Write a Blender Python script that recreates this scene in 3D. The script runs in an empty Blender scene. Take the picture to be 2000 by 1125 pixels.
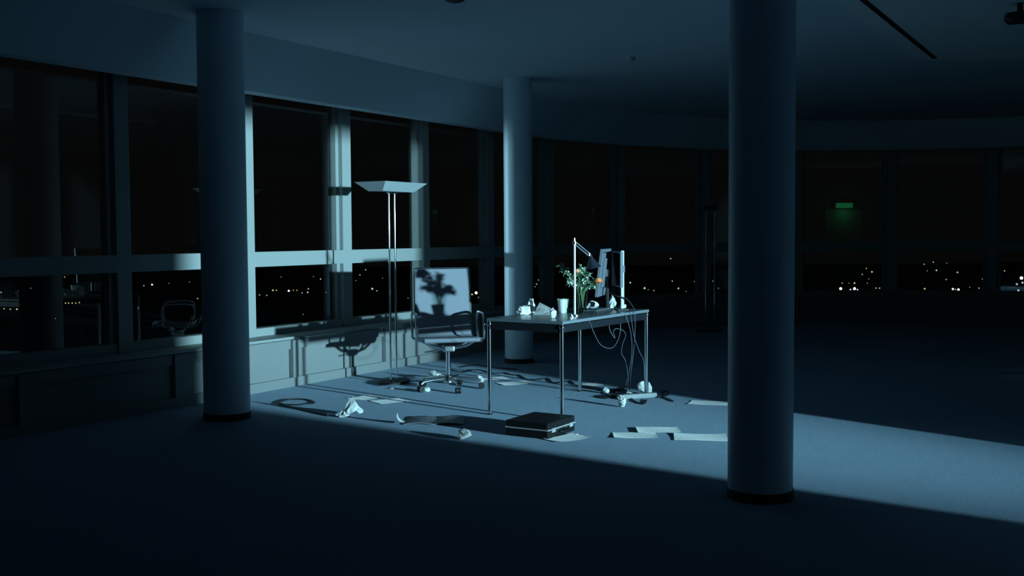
import bpy, bmesh, math, random
from mathutils import Vector, Matrix
import numpy as np

S = bpy.context.scene
COL = S.collection
# ------------------------------------------------------------------ camera
FPX = 2100.0
EYE = 1.40
TH = math.atan(104.0 / FPX)
RL = 0.006
Fw = Vector((0, math.cos(TH), -math.sin(TH)))
U0 = Vector((0, math.sin(TH), math.cos(TH)))
R0 = Vector((1, 0, 0))
Rt = (R0 - RL * U0).normalized()
Up = (U0 + RL * R0).normalized()
cam_d = bpy.data.cameras.new('camera')
cam = bpy.data.objects.new('camera', cam_d)
COL.objects.link(cam)
cam_d.sensor_width = 36.0
cam_d.lens = FPX / 2000.0 * 36.0
cam_d.clip_end = 3000
cam_d.clip_start = 0.05
m = Matrix((Rt, Up, -Fw)).transposed().to_4x4()
m.translation = (0, 0, EYE)
cam.matrix_world = m
S.camera = cam

# ------------------------------------------------------------------ world (night sky)
w = bpy.data.worlds.new('night_sky')
S.world = w
w.use_nodes = True
bg = w.node_tree.nodes['Background']
bg.inputs[0].default_value = (0.55, 0.60, 0.55, 1)
bg.inputs[1].default_value = 0.003

# ------------------------------------------------------------------ lights
LAMP = Vector((9.6, -0.5, 1.80))          # strong cold lamp in the lobby behind the open doorway
ld = bpy.data.lights.new('lobby_lamp', 'SPOT')
ld.energy = 17500
ld.color = (0.42, 0.84, 1.0)
ld.shadow_soft_size = 0.11
ld.spot_size = math.radians(31)
ld.spot_blend = 1.0
lo = bpy.data.objects.new('lobby_lamp', ld)
COL.objects.link(lo)
lo.location = LAMP
lo.rotation_euler = (Vector((-0.9, 9.5, 2.2)) - LAMP).to_track_quat('-Z', 'Y').to_euler()

REFL_FILL = Vector((-16.7, 15.6, 1.9))        # added light standing in for the lamp beam mirrored by the window wall
ld2 = bpy.data.lights.new('window_reflection_fill', 'SPOT')
ld2.energy = 6000
ld2.color = (0.42, 0.84, 1.0)
ld2.shadow_soft_size = 0.15
ld2.spot_size = math.radians(8)
ld2.spot_blend = 0.5
lo2 = bpy.data.objects.new('window_reflection_fill', ld2)
COL.objects.link(lo2)
lo2.location = REFL_FILL
lo2.rotation_euler = (Vector((0.08, 11.75, 1.45)) - REFL_FILL).to_track_quat('-Z', 'Y').to_euler()

S.view_settings.view_transform = 'Standard'
S.view_settings.look = 'None'
S.view_settings.exposure = 0.0
S.view_settings.gamma = 1.0
S.view_settings.use_curve_mapping = False

# ------------------------------------------------------------------ helpers
def at(x, y, z=0.0):
    """world point on the horizontal plane z that the photograph shows at (x, y)"""
    d = Fw + (x - 1000) / FPX * Rt - (y - 562.5) / FPX * Up
    t = (z - EYE) / d.z
    return Vector((0, 0, EYE)) + t * d

def atY(x, y, Y):
    d = Fw + (x - 1000) / FPX * Rt - (y - 562.5) / FPX * Up
    t = Y / d.y
    return Vector((0, 0, EYE)) + t * d

MATS = {}
def mat(name, col=(.5, .5, .5), rough=.5, metal=0., spec=.5, sheen=0., sheen_rough=.3, sheen_tint=(1, 1, 1),
        noise=None, bump=None, emis=None, estr=0., coat=0.):
    """principled material; noise=(scale, amount) varies the colour, bump=(scale, strength, distance)"""
    if name in MATS:
        return MATS[name]
    M = bpy.data.materials.new(name)
    M.use_nodes = True
    nt = M.node_tree
    b = nt.nodes['Principled BSDF']
    b.inputs['Base Color'].default_value = (*col, 1)
    b.inputs['Roughness'].default_value = rough
    b.inputs['Metallic'].default_value = metal
    b.inputs['Specular IOR Level'].default_value = spec
    if sheen:
        b.inputs['Sheen Weight'].default_value = sheen
        b.inputs['Sheen Roughness'].default_value = sheen_rough
        b.inputs['Sheen Tint'].default_value = (*sheen_tint, 1)
    if coat:
        b.inputs['Coat Weight'].default_value = coat
    tc = nt.nodes.new('ShaderNodeTexCoord')
    if noise:
        n = nt.nodes.new('ShaderNodeTexNoise')
        n.inputs['Scale'].default_value = noise[0]
        n.inputs['Detail'].default_value = 4
        nt.links.new(tc.outputs['Object'], n.inputs['Vector'])
        mx = nt.nodes.new('ShaderNodeMix')
        mx.data_type = 'RGBA'
        mx.inputs[6].default_value = (*[c * (1 - noise[1]) for c in col], 1)
        mx.inputs[7].default_value = (*[min(1, c * (1 + noise[1])) for c in col], 1)
        nt.links.new(n.outputs['Fac'], mx.inputs[0])
        nt.links.new(mx.outputs[2], b.inputs['Base Color'])
    if bump:
        n2 = nt.nodes.new('ShaderNodeTexNoise')
        n2.inputs['Scale'].default_value = bump[0]
        n2.inputs['Detail'].default_value = 2
        nt.links.new(tc.outputs['Object'], n2.inputs['Vector'])
        bp = nt.nodes.new('ShaderNodeBump')
        bp.inputs['Strength'].default_value = bump[1]
        bp.inputs['Distance'].default_value = bump[2]
        nt.links.new(n2.outputs['Fac'], bp.inputs['Height'])
        nt.links.new(bp.outputs['Normal'], b.inputs['Normal'])
    if emis:
        b.inputs['Emission Color'].default_value = (*emis, 1)
        b.inputs['Emission Strength'].default_value = estr
    MATS[name] = M
    return M

def glass_mat(name, ior, tint=(1, 1, 1)):
    """thin clear pane: passes light straight on, mirrors by Fresnel on its outer faces"""
    M = bpy.data.materials.new(name)
    M.use_nodes = True
    nt = M.node_tree
    nt.nodes.clear()
    out = nt.nodes.new('ShaderNodeOutputMaterial')
    tr = nt.nodes.new('ShaderNodeBsdfTransparent')
    tr.inputs[0].default_value = (*tint, 1)
    gl = nt.nodes.new('ShaderNodeBsdfGlossy')
    gl.inputs['Roughness'].default_value = 0.0
    fr = nt.nodes.new('ShaderNodeFresnel')
    fr.inputs[0].default_value = ior
    ge = nt.nodes.new('ShaderNodeNewGeometry')
    mu = nt.nodes.new('ShaderNodeMath'); mu.operation = 'MULTIPLY'
    iv = nt.nodes.new('ShaderNodeMath'); iv.operation = 'SUBTRACT'; iv.inputs[0].default_value = 1.0
    nt.links.new(ge.outputs['Backfacing'], iv.inputs[1])
    nt.links.new(fr.outputs[0], mu.inputs[0]); nt.links.new(iv.outputs[0], mu.inputs[1])
    mx = nt.nodes.new('ShaderNodeMixShader')
    nt.links.new(mu.outputs[0], mx.inputs[0])
    nt.links.new(tr.outputs[0], mx.inputs[1]); nt.links.new(gl.outputs[0], mx.inputs[2])
    nt.links.new(mx.outputs[0], out.inputs[0])
    MATS[name] = M
    return M

CARPET = mat('carpet', (.205, .265, .36), .95, spec=.1, sheen=.60, sheen_rough=.45, sheen_tint=(.60, .80, 1.0),
             noise=(3.0, .10), bump=(260, .9, .006))
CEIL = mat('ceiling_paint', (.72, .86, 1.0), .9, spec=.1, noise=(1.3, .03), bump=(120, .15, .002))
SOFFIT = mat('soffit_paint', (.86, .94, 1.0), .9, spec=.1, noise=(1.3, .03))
COLPAINT = mat('column_paint', (.76, .88, 1.0), .42, spec=.5, noise=(2.2, .03), bump=(60, .08, .002))
FRAME = mat('frame_lacquer', (.33, .35, .345), .5, spec=.35, noise=(6, .02))
PANEL = mat('panel_lacquer', (.245, .255, .255), .6, spec=.3, noise=(4, .03))
COREW = mat('core_wall_paint', (.16, .18, .20), .9, spec=.1, noise=(2, .06))
BLACKR = mat('black_rubber', (.012, .012, .013), .6, noise=(20, .1))
DARKSLOT = mat('dark_slot', (.01, .011, .012), .8, noise=(20, .1))
CHROME = mat('chrome', (.86, .88, .90), .13, metal=1., noise=(30, .02))
POLISH = mat('polished_aluminium', (.80, .82, .84), .22, metal=1., noise=(30, .02))
BRUSH = mat('brushed_steel', (.55, .57, .60), .38, metal=1., noise=(80, .05))
TOP = mat('table_laminate', (.16, .19, .22), .30, spec=.6, noise=(9, .08))
EDGE = mat('table_rail_dark', (.014, .017, .022), .35, spec=.5, noise=(9, .1))
FABRIC = mat('chair_fabric', (.25, .255, .30), .85, spec=.2, noise=(40, .05), bump=(300, .3, .002))
PAPER = mat('paper_white', (.80, .79, .77), .8, spec=.2, noise=(12, .03))
SHEET = mat('paper_sheet', (.62, .59, .57), .8, spec=.3, sheen=.5, sheen_rough=.5, noise=(9, .03), bump=(30, .25, .006))
LEATHER = mat('black_leather', (.009, .009, .010), .55, spec=.3, noise=(60, .2), bump=(220, .25, .002))
PLAST_D = mat('dark_plastic', (.03, .032, .036), .45, noise=(40, .1))
PLAST_G = mat('grey_plastic', (.13, .145, .18), .55, noise=(25, .06))
PLAST_L = mat('light_plastic', (.62, .64, .66), .5, noise=(25, .04))
CABLE = mat('cable_black', (.015, .016, .018), .5, noise=(30, .1))
CABLE_L = mat('cable_grey', (.10, .12, .16), .4, noise=(30, .1))
SCREEN = mat('screen_black', (.006, .006, .007), .15, noise=(10, .1))
SHADE = mat('lamp_shade_lacquer', (.36, .40, .42), .5, spec=.4, noise=(15, .03))
LEAF = mat('leaf_green', (.13, .22, .13), .55, noise=(30, .35))
STEM = mat('stem_green', (.14, .22, .08), .6, noise=(30, .2))
ORANGE = mat('petal_orange', (.90, .30, .10), .7, noise=(40, .2))
PEACH = mat('petal_peach', (.85, .42, .24), .7, noise=(40, .15))
WHITEP = mat('petal_white', (.72, .80, .74), .7, noise=(40, .15))
GROUND = mat('night_ground', (.02, .022, .025), .9, noise=(.02, .4))
GLASS = glass_mat('window_glass', 2.05)
VGLASS = glass_mat('vase_glass', 1.5, (.90, .95, .93))

class MB:
    def __init__(s):
        s.v = []; s.f = []; s.mi = []
    def add(s, v, f, mi=0):
        o = len(s.v)
        s.v += [tuple(p) for p in v]
        s.f += [tuple(o + i for i in q) for q in f]
        s.mi += [mi] * len(f)
        return s
    def box(s, c, ex, ey=None, ez=None, mi=0):
        """c centre; either a size triple or three full-extent vectors"""
        c = Vector(c)
        if ey is None:
            ex, ey, ez = Vector((ex[0], 0, 0)), Vector((0, ex[1], 0)), Vector((0, 0, ex[2]))
        ex, ey, ez = Vector(ex) / 2, Vector(ey) / 2, Vector(ez) / 2
        v = [c + a * ex + b * ey + d * ez for d in (-1, 1) for b in (-1, 1) for a in (-1, 1)]
        f = [(0, 2, 3, 1), (4, 5, 7, 6), (0, 1, 5, 4), (2, 6, 7, 3), (0, 4, 6, 2), (1, 3, 7, 5)]
        if ex.cross(ey).dot(ez) < 0:
            f = [q[::-1] for q in f]
        return s.add(v, f, mi)
    def tube(s, pts, r, n=10, mi=0, caps=True):
        pts = [Vector(p) for p in pts]
        rr = r if isinstance(r, (list, tuple)) else [r] * len(pts)
        rings = []
        t = (pts[1] - pts[0]).normalized()
        a = Vector((0, 0, 1)) if abs(t.z) < .9 else Vector((1, 0, 0))
        u = t.cross(a).normalized()
        for i, p in enumerate(pts):
            if i == 0: t = pts[1] - pts[0]
            elif i == len(pts) - 1: t = pts[-1] - pts[-2]
            else: t = (pts[i + 1] - pts[i]).normalized() + (pts[i] - pts[i - 1]).normalized()
            t = t.normalized() if t.length > 1e-9 else Vector((0, 0, 1))
            u = u - t * u.dot(t)
            u = u.normalized() if u.length > 1e-6 else t.orthogonal().normalized()
            w_ = t.cross(u)
            rings.append([p + rr[i] * (math.cos(2 * math.pi * k / n) * u + math.sin(2 * math.pi * k / n) * w_) for k in range(n)])
        v = [q for g in rings for q in g]
        f = []
        for i in range(len(pts) - 1):
            for k in range(n):
                f.append((i * n + k, i * n + (k + 1) % n, (i + 1) * n + (k + 1) % n, (i + 1) * n + k))
        if caps:
            f.append(tuple(range(n))[::-1]); f.append(tuple((len(pts) - 1) * n + k for k in range(n)))
        return s.add(v, f, mi)
    def lathe(s, prof, c=(0, 0, 0), n=24, mi=0, closed=False):
        c = Vector(c)
        v = [c + Vector((r * math.cos(2 * math.pi * k / n), r * math.sin(2 * math.pi * k / n), z)) for r, z in prof for k in range(n)]
        f = []
        m_ = len(prof)
        for i in range(m_ if closed else m_ - 1):
            j = (i + 1) % m_
            for k in range(n):
                f.append((i * n + k, i * n + (k + 1) % n, j * n + (k + 1) % n, j * n + k))
        if not closed:
            if prof[0][0] > 1e-5: f.append(tuple(range(n))[::-1])
            if prof[-1][0] > 1e-5: f.append(tuple((m_ - 1) * n + k for k in range(n)))
        return s.add(v, f, mi)
    def prism(s, poly, z0, z1, mi=0):
        n = len(poly)
        v = [(x, y, z0) for x, y in poly] + [(x, y, z1) for x, y in poly]
        f = [tuple(range(n))[::-1], tuple(range(n, 2 * n))] + [(i, (i + 1) % n, n + (i + 1) % n, n + i) for i in range(n)]
        return s.add(v, f, mi)
    def build(s, name, material, parent=None, smooth=False, bevel=0., loc=None, rotz=0.):
        me = bpy.data.meshes.new(name)
        me.from_pydata(s.v, [], s.f)
        ms = material if isinstance(material, (list, tuple)) else [material]
        for q in ms: me.materials.append(q)
        if len(ms) > 1: me.polygons.foreach_set('material_index', s.mi)
        if bevel or True:
            bm = bmesh.new(); bm.from_mesh(me)
            bmesh.ops.remove_doubles(bm, verts=bm.verts, dist=1e-5)
            bmesh.ops.recalc_face_normals(bm, faces=bm.faces)
            if bevel:
                bmesh.ops.bevel(bm, geom=[e for e in bm.edges if e.calc_face_angle(0) > .6], offset=bevel, segments=2, affect='EDGES', profile=.6)
            bm.to_mesh(me); bm.free()
        if smooth:
            me.shade_smooth() if smooth is True else me.set_sharp_from_angle(angle=smooth)
        o = bpy.data.objects.new(name, me)
        COL.objects.link(o)
        if parent: o.parent = parent
        if loc is not None: o.location = loc
        if rotz: o.rotation_euler.z = rotz
        return o

SM = math.radians(40)
def tag(o, label=None, cat=None, group=None, kind=None):
    if label: o['label'] = label
    if cat: o['category'] = cat
    if group: o['group'] = group
    if kind: o['kind'] = kind
    return o
def empty(name, loc=(0, 0, 0), rz=0.):
    o = bpy.data.objects.new(name, None)
    o.empty_display_size = .1
    COL.objects.link(o)
    o.location = loc
    o.rotation_euler.z = rz
    return o
def thing(name, label, cat, loc=(0, 0, 0), rz=0., group=None):
    return tag(empty(name, loc, rz), label, cat, group)
def bez(pts, n=8):
    """Catmull-Rom through the points"""
    P = [Vector(p) for p in pts]
    P = [2 * P[0] - P[1]] + P + [2 * P[-1] - P[-2]]
    out = []
    for i in range(1, len(P) - 2):
        for k in range(n):
            t = k / n
            out.append(.5 * ((2 * P[i]) + (P[i + 1] - P[i - 1]) * t + (2 * P[i - 1] - 5 * P[i] + 4 * P[i + 1] - P[i + 2]) * t * t
                             + (3 * P[i] - P[i - 1] - 3 * P[i + 1] + P[i + 2]) * t ** 3))
    out.append(P[-2])
    return out

# ------------------------------------------------------------------ room shell
CEZ, HEADZ, SILLZ = 3.09, 2.68, .465
WTOP = 2.76
DV = Vector((.5078, .8615, 0))          # along the long window wall
NV = Vector((.8615, -.5078, 0))         # its normal, into the room
W0 = Vector((-2.345, 9.497, 0))
BAY = 1.41
T0 = .30
path = [W0 + DV * (T0 + BAY * k) for k in range(-6, 4)]
NSTRAIGHT = len(path)
for hd, ln in ((57, 1.41), (44, 1.45), (30, 1.52), (15, 1.52), (0, 1.41), (-15, 1.41), (-30, 1.41), (-45, 1.41), (-60, 1.41), (-75, 1.41)):
    a = math.radians(hd)
    path.append(path[-1] + ln * Vector((math.cos(a), math.sin(a), 0)))
def vnorm(i):
    """mitred outward normal at path vertex i"""
    ns = []
    for j in (i - 1, i):
        if 0 <= j < len(path) - 1:
            e = (path[j + 1] - path[j]).normalized()
            ns.append(Vector((-e.y, e.x, 0)))
    n = sum(ns, Vector()).normalized()
    return n / max(.3, n.dot(ns[0]))
NRM = [vnorm(i) for i in range(len(path))]
def off(i, d): return path[i] + NRM[i] * d

outer = [off(i, .42) for i in range(len(path))]
poly = [(p.x, p.y) for p in outer] + [(outer[-1].x, 7.0), (13.2, 7.0), (13.2, -5.0), (outer[0].x - .3, -5.0)]
MB().prism(poly, -.25, 0).build('floor', CARPET)['kind'] = 'structure'
MB().prism(poly, CEZ, CEZ + .2).build('ceiling', CEIL)['kind'] = 'structure'

# bulkhead above the windows, following the curve
mb = MB()
for i in range(len(path) - 1):
    a, b, c, d = path[i], path[i + 1], off(i + 1, .16), off(i, .16)
    a2, b2 = off(i, -.42), off(i + 1, -.42)
    v = [(*p.xy, HEADZ) for p in (a, b, c, d)] + [(*p.xy, CEZ + .02) for p in (a2, b2, c, d)]
    mb.add(v, [(0, 3, 2, 1), (4, 5, 6, 7), (0, 1, 5, 4), (1, 2, 6, 5), (2, 3, 7, 6), (3, 0, 4, 7)])
for i in range(len(path) - 1):
    a, b, c, d = off(i, .15), off(i + 1, .15), off(i + 1, .5), off(i, .5)
    v = [(*p.xy, z) for z in (WTOP, CEZ + .02) for p in (a, b, c, d)]
    mb.add(v, [(0, 3, 2, 1), (4, 5, 6, 7), (0, 1, 5, 4), (1, 2, 6, 5), (2, 3, 7, 6), (3, 0, 4, 7)])
bulk = tag(mb.build('trim_1', CEIL), kind='structure')
shade_strips = MB()  # black strips put the shade behind the bulkhead edge into the colour
for i in range(len(path) - 1):
    for d0, d1, z0, z1 in ((.158, .17, HEADZ, WTOP - .004), (.168, .38, WTOP - .006, WTOP + .01)):
        a, b, c, d = off(i, d0), off(i + 1, d0), off(i + 1, d1), off(i, d1)
        v = [(*p.xy, z) for z in (z0, z1) for p in (a, b, c, d)]
        shade_strips.add(v, [(0, 3, 2, 1), (4, 5, 6, 7), (0, 1, 5, 4), (1, 2, 6, 5), (2, 3, 7, 6), (3, 0, 4, 7)])
shade_strips.build('head_shade_strips', DARKSLOT, bulk)

# low wall below the windows: core, and per bay one panel, one post, one fascia board
def strip(i, d0, d1, z0, z1):
    a, b, c, d = off(i, d0), off(i + 1, d0), off(i + 1, d1), off(i, d1)
    v = [(*p.xy, z) for z in (z0, z1) for p in (a, b, c, d)]
    return v, [(0, 3, 2, 1), (4, 5, 6, 7), (0, 1, 5, 4), (1, 2, 6, 5), (2, 3, 7, 6), (3, 0, 4, 7)]
def low_wall(name, lo_, hi_, bname):
    core = MB(); base = MB()
    for i in range(lo_, hi_):
        core.add(*strip(i, .012, .42, 0, SILLZ - .025))
        base.add(*strip(i, -.028, .014, 0, .085))
    root = tag(core.build(name, PANEL), kind='structure')
    bb = tag(base.build(bname, PANEL), kind='structure')
    for i in range(lo_, hi_):
        e = (path[i + 1] - path[i]); L = e.length; e = e / L; n = Vector((e.y, -e.x, 0))
        zc0, zc1 = .085, SILLZ - .115
        x = .24
        ctr = path[i] + e * (x + .1 + (L - .1) / 2)
        # post
        MB().box(path[i] + e * (x + .045) + n * .018 + Vector((0, 0, (zc0 + SILLZ - .03) / 2)), e * .09, n * .05, Vector((0, 0, SILLZ - .03 - zc0))).build('post', PANEL, root)
        # panel
        MB().box(path[i] + e * (x + .10 + (L - .11) / 2) + n * -.008 + Vector((0, 0, (zc0 + zc1) / 2)), e * (L - .11), n * .012, Vector((0, 0, zc1 - zc0))).build('panel', PANEL, root)
        MB().box(path[i] + e * (x + .10 + (L - .11) / 2) + n * .004 + Vector((0, 0, (zc1 + .003 + SILLZ - .03) / 2)), e * (L - .11), n * .036, Vector((0, 0, SILLZ - .03 - zc1 - .003))).build('fascia_board', PANEL, root)
low_wall('wall_left', 0, NSTRAIGHT - 1, 'baseboard_left')
low_wall('wall_far', NSTRAIGHT - 1, len(path) - 1, 'baseboard_far')

# windows, one per bay
TRA0, TRA1 = 1.115, 1.255
for i in range(len(path) - 1):
    wroot = tag(empty('window_%d' % (i + 1), path[i]), kind='structure')
    inv = path[i]
    e = (path[i + 1] - path[i]); L = e.length; e = e / L; n = Vector((e.y, -e.x, 0)); o_ = -n
    Z = Vector((0, 0, 1))
    def bx(name, s0, s1, d0, d1, z0, z1, material, bevel=.004):
        c = e * ((s0 + s1) / 2) + o_ * ((d0 + d1) / 2) + Z * ((z0 + z1) / 2)
        return MB().box(c, e * (s1 - s0), o_ * (d1 - d0), Z * (z1 - z0)).build(name, material, wroot, bevel=bevel)
    # length of the bay on the frame plane
    p0 = off(i, .25) - path[i]; p1 = off(i + 1, .25) - path[i]
    a0, a1 = p0.dot(e), p1.dot(e)
    HT = WTOP
    bx('mullion', a0 - .07, a0 + .07, .25, .40, SILLZ, HT, FRAME)
    bx('transom', a0 + .068, a1 - .068, .25, .39, TRA0, TRA1, FRAME)
    BR = .075 if i < NSTRAIGHT - 1 else .02
    bx('bottom_rail', a0 + .068, a1 - .068, .27, .39, SILLZ, SILLZ + BR, FRAME)
    bx('head_rail', a0 + .068, a1 - .068, .32, .39, HT - .022, HT - .004, DARKSLOT)  # coloured black to carry on the shade band at the window head
    for z0, z1, nm in ((SILLZ + BR - .002, TRA0 + .002, 'lower_pane'), (TRA1 - .002, HT - .02, 'upper_pane')):
        # casement stiles beside the mullions
        bx('casement_stile', a0 + .068, a0 + .115, .30, .37, z0, z1, FRAME, .003)
        bx('casement_stile', a1 - .115, a1 - .068, .30, .37, z0, z1, FRAME, .003)
        bx(nm, a0 + .09, a1 - .09, .345, .355, z0, z1, GLASS, 0)
    v, f = strip(i, -.02, .42, SILLZ - .025, SILLZ)
    MB().add([Vector(q) - inv for q in v], f).build('sill', FRAME, wroot, bevel=.004)

# walls out of the frame: the dark core with the open doorway the lamp shines through
def wallbox(name, x0, x1, y0, y1, z0=0, z1=CEZ, material=COREW):
    return tag(MB().box(((x0 + x1) / 2, (y0 + y1) / 2, (z0 + z1) / 2), (x1 - x0, y1 - y0, z1 - z0)).build(name, material), kind='structure')
CX = 4.20
YN = 3.62
YF = 5.93
DOORH = 2.10
core = wallbox('wall_core', CX, CX + .15, -5, YN)
for nm, y0, y1, z0 in (('wall_section', YF, 7.0, 0), ('lintel', YN, YF, DOORH)):
    MB().box((CX + .075, (y0 + y1) / 2, (z0 + CEZ) / 2), (.15, y1 - y0, CEZ - z0)).build(nm, COREW, core)
wallbox('wall_core_end', CX, outer[-1].x, 6.85, 7.0)
wallbox('wall_back', outer[0].x - .3, 13.2, -5.15, -5)
p = outer[0]
wallbox('wall_back_left', p.x - .3, p.x - .1, -5, p.y)
wallbox('wall_right', outer[-1].x - .02, outer[-1].x + .15, 7.0, outer[-1].y + .02)
wallbox('wall_lobby', 13.2, 13.35, -5, 7)

# door with a lit green sign, on the core's far face (seen only as a reflection in the glass)
dr = tag(empty('door_1', (8.36, 7.0, 0)), kind='structure')
MB().box((0, .02, .995), (.92, .04, 1.99)).build('door_leaf', mat('door_paint', (.30, .42, .36), .6, noise=(5, .05)), dr, bevel=.004)
MB().tube([(-.36, .04, 1.03), (-.36, .09, 1.03), (-.24, .09, 1.03)], .01, 8).build('door_handle', BRUSH, dr, smooth=SM)
sg = thing('exit_sign', 'small green lit escape sign box above the core door', 'sign', (8.36, 7.0, 2.02))
MB().box((0, .05, .07), (.46, .10, .15)).build('housing', PLAST_L, sg, bevel=.006)
MB().box((0, .103, .07), (.42, .008, .11)).build('lit_face', mat('green_light', (.05, .4, .15), .5, emis=(.05, 1, .35), estr=.5), sg)
gl_ = bpy.data.lights.new('sign_downlight', 'POINT'); gl_.energy = 1.2; gl_.color = (.08, 1, .35); gl_.shadow_soft_size = 0
go_ = bpy.data.objects.new('sign_downlight', gl_); COL.objects.link(go_); go_.parent = sg; go_.location = (0, .30, -.12)

# ceiling: lowered panel with a dark slot, and small fixtures
C1 = at(1790, 119, CEZ - .05); C2 = Vector((9.0, C1.y - .05, 0))
E1 = C1 - DV * 9.0
polyc = [(C1.x, C1.y), (C2.x, C2.y), (C2.x + 0.0, 7.05), (CX + .3 if False else E1.x + 6.5, 7.05)]
cp = [(C1.x, C1.y), (E1.x, E1.y), (C2.x, E1.y), (C2.x, C2.y)]
so = tag(MB().prism(cp, CEZ - .05, CEZ + .01).build('trim_2', SOFFIT), kind='structure')
s1 = at(1826, 114, CEZ - .05); s0 = s1 - DV * 8.0
sd = (s1 - s0).normalized(); sn = Vector((sd.y, -sd.x, 0))
MB().box((s0 + s1) / 2 + Vector((0, 0, 0)), sd * 8.0, sn * .045, Vector((0, 0, .006))).build('slot', DARKSLOT, so)

def smoke_detector(x, y, label, z=CEZ, r=.055, dark=False, light=False):
    p = at(x, y, z - .02); p.z = z
    t = thing('ceiling_detector', label, 'detector', p)
    MB().lathe([(r, 0), (r, -.018), (r * .8, -.03), (r * .3, -.04), (0, -.04)], n=20).build('cover', PLAST_D if dark else PLAST_L if light else PLAST_G, t, smooth=SM)
    MB().lathe([(r * 1.2, 0), (r * 1.2, -.006), (r, -.006)], n=20).build('mounting_ring', PLAST_L if light else PLAST_G, t, smooth=SM)
    return t
smoke_detector(1232, 116, 'small grey ceiling detector ahead of the far column', r=.042, light=True)
smoke_detector(888, 0, 'dark round ceiling detector cut by the top edge of the photo', r=.075, dark=True)
p = at(1992, 36, CEZ - .16); p.z = CEZ - .05
t = thing('ceiling_spotlight', 'dark ceiling spotlight under the lowered panel at the right edge', 'spotlight', p)
MB().tube([(0, 0, 0), (0, 0, -.07)], .02, 12).build('stem', PLAST_D, t, smooth=SM)
MB().tube([(-.11, -.02, -.125), (-.09, -.015, -.115), (.05, .01, -.095), (.12, .02, -.085)], [.02, .045, .05, .045], 14).build('lamp_head', PLAST_D, t, smooth=SM)

# columns
def column(p, r, label):
    t = thing('column', label, 'column', (p.x, p.y, 0))
    MB().lathe([(r, .05), (r, CEZ)], n=64).build('shaft', COLPAINT, t, smooth=SM)
    MB().lathe([(r + .004, 0), (r + .004, .052)], n=64).build('skirting_ring', BLACKR, t, smooth=SM)
p = at(444, 824); column(Vector((p.x - .045, p.y + .172, 0)), .175, 'round column on the left before the window wall')
p = at(1014, 711); column(Vector((p.x, p.y + .155, 0)), .155, 'slim round column farthest away, behind the chair and table')
p = at(1484, 986); column(Vector((p.x + .04, p.y + .17, 0)), .170, 'large dark round column nearest the camera, right of the table')

# ------------------------------------------------------------------ table
TB = Vector((.3745, 7.955)); TA = .9966; TW, TL, THH = .6855, 1.4708, .755
tu = Vector((math.cos(TA), math.sin(TA), 0)); tv = Vector((-tu.y, tu.x, 0))
def tp(s, q, z=THH):   # s along the long side from the near-right corner, q across from the right side
    return Vector((TB.x, TB.y, 0)) + tu * s + tv * q + Vector((0, 0, z))
table = thing('table', 'rectangular desk with chrome tube legs and dark top, littered with paper', 'table', (TB.x, TB.y, 0), TA)
MB().box((TL / 2, TW / 2, THH - .012), (TL, TW, .024)).build('tabletop', TOP, table, bevel=.003)
r_ = .0165
for (sx, sy) in ((0, 0), (1, 0), (0, 1), (1, 1)):
    x = r_ if sx == 0 else TL - r_; y = r_ if sy == 0 else TW - r_
    lg = MB().tube([(x, y, .012), (x, y, THH - .02)], r_, 20).build('leg', CHROME, table, smooth=SM)
    MB().lathe([(.020, 0), (.020, .010), (.012, .016)], (x, y, 0), n=16).build('foot', BLACKR, lg, smooth=SM)
    MB().lathe([(0, -.022), (.014, -.018), (.022, -.006), (.022, .006), (.014, .018), (0, .022)], (x, y, THH - .046), n=16).build('ball_connector', CHROME, lg, smooth=SM)
for a, b in (((0, 0), (1, 0)), ((0, 1), (1, 1)), ((0, 0), (0, 1)), ((1, 0), (1, 1))):
    q = [Vector((r_ if k[0] == 0 else TL - r_, r_ if k[1] == 0 else TW - r_, THH - .046)) for k in (a, b)]
    d = q[1] - q[0]
    MB().box((q[0] + q[1]) / 2 + Vector((0, 0, -.012)), d * (1 - .05 / d.length), d.cross(Vector((0, 0, 1))).normalized() * .024, Vector((0, 0, .055))).build('rail', EDGE, table, bevel=.004)

# ------------------------------------------------------------------ office chair
cp_ = at(876, 760)
chair = thing('office_chair', 'pale high-back office chair with polished frame, standing behind the table', 'chair', cp_, math.radians(193))
SW = .25
def sling(pts, w, th, n=10):
    """ribbon of width 2w extruded along pts (y,z)"""
    m_ = MB(); P = [Vector((0, *p)) for p in bez([(0, *q) for q in pts], 6) for p in [(p.y, p.z)]]
    top, bot = [], []
    for i, p in enumerate(P):
        t_ = (P[min(i + 1, len(P) - 1)] - P[max(i - 1, 0)]).normalized()
        nn = Vector((0, -t_.z, t_.y))
        top.append(p + nn * th / 2); bot.append(p - nn * th / 2)
    v = []; 
    for i in range(len(P)):
        v += [top[i] + Vector((-w, 0, 0)), top[i] + Vector((w, 0, 0)), bot[i] + Vector((w, 0, 0)), bot[i] + Vector((-w, 0, 0))]
    f = []
    for i in range(len(P) - 1):
        for k in range(4):
            f.append((i * 4 + k, i * 4 + (k + 1) % 4, i * 4 + 4 + (k + 1) % 4, i * 4 + 4 + k))
    f.append((0, 1, 2, 3)); f.append(tuple(len(v) - 4 + k for k in range(4))[::-1])
    return m_.add(v, f)
sling([(.25, .455), (.22, .478), (.05, .468), (-.12, .455), (-.19, .47)], SW, .022).build('seat', FABRIC, chair, smooth=SM)
bk = sling([(-.19, .47), (-.235, .54), (-.26, .70), (-.285, .90), (-.325, 1.085)], SW, .018).build('backrest', FABRIC, chair, smooth=SM)
MB().tube([(-SW, -.325, 1.088), (SW, -.325, 1.088)], .012, 8).build('top_rail', POLISH, chair, smooth=SM)
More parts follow.
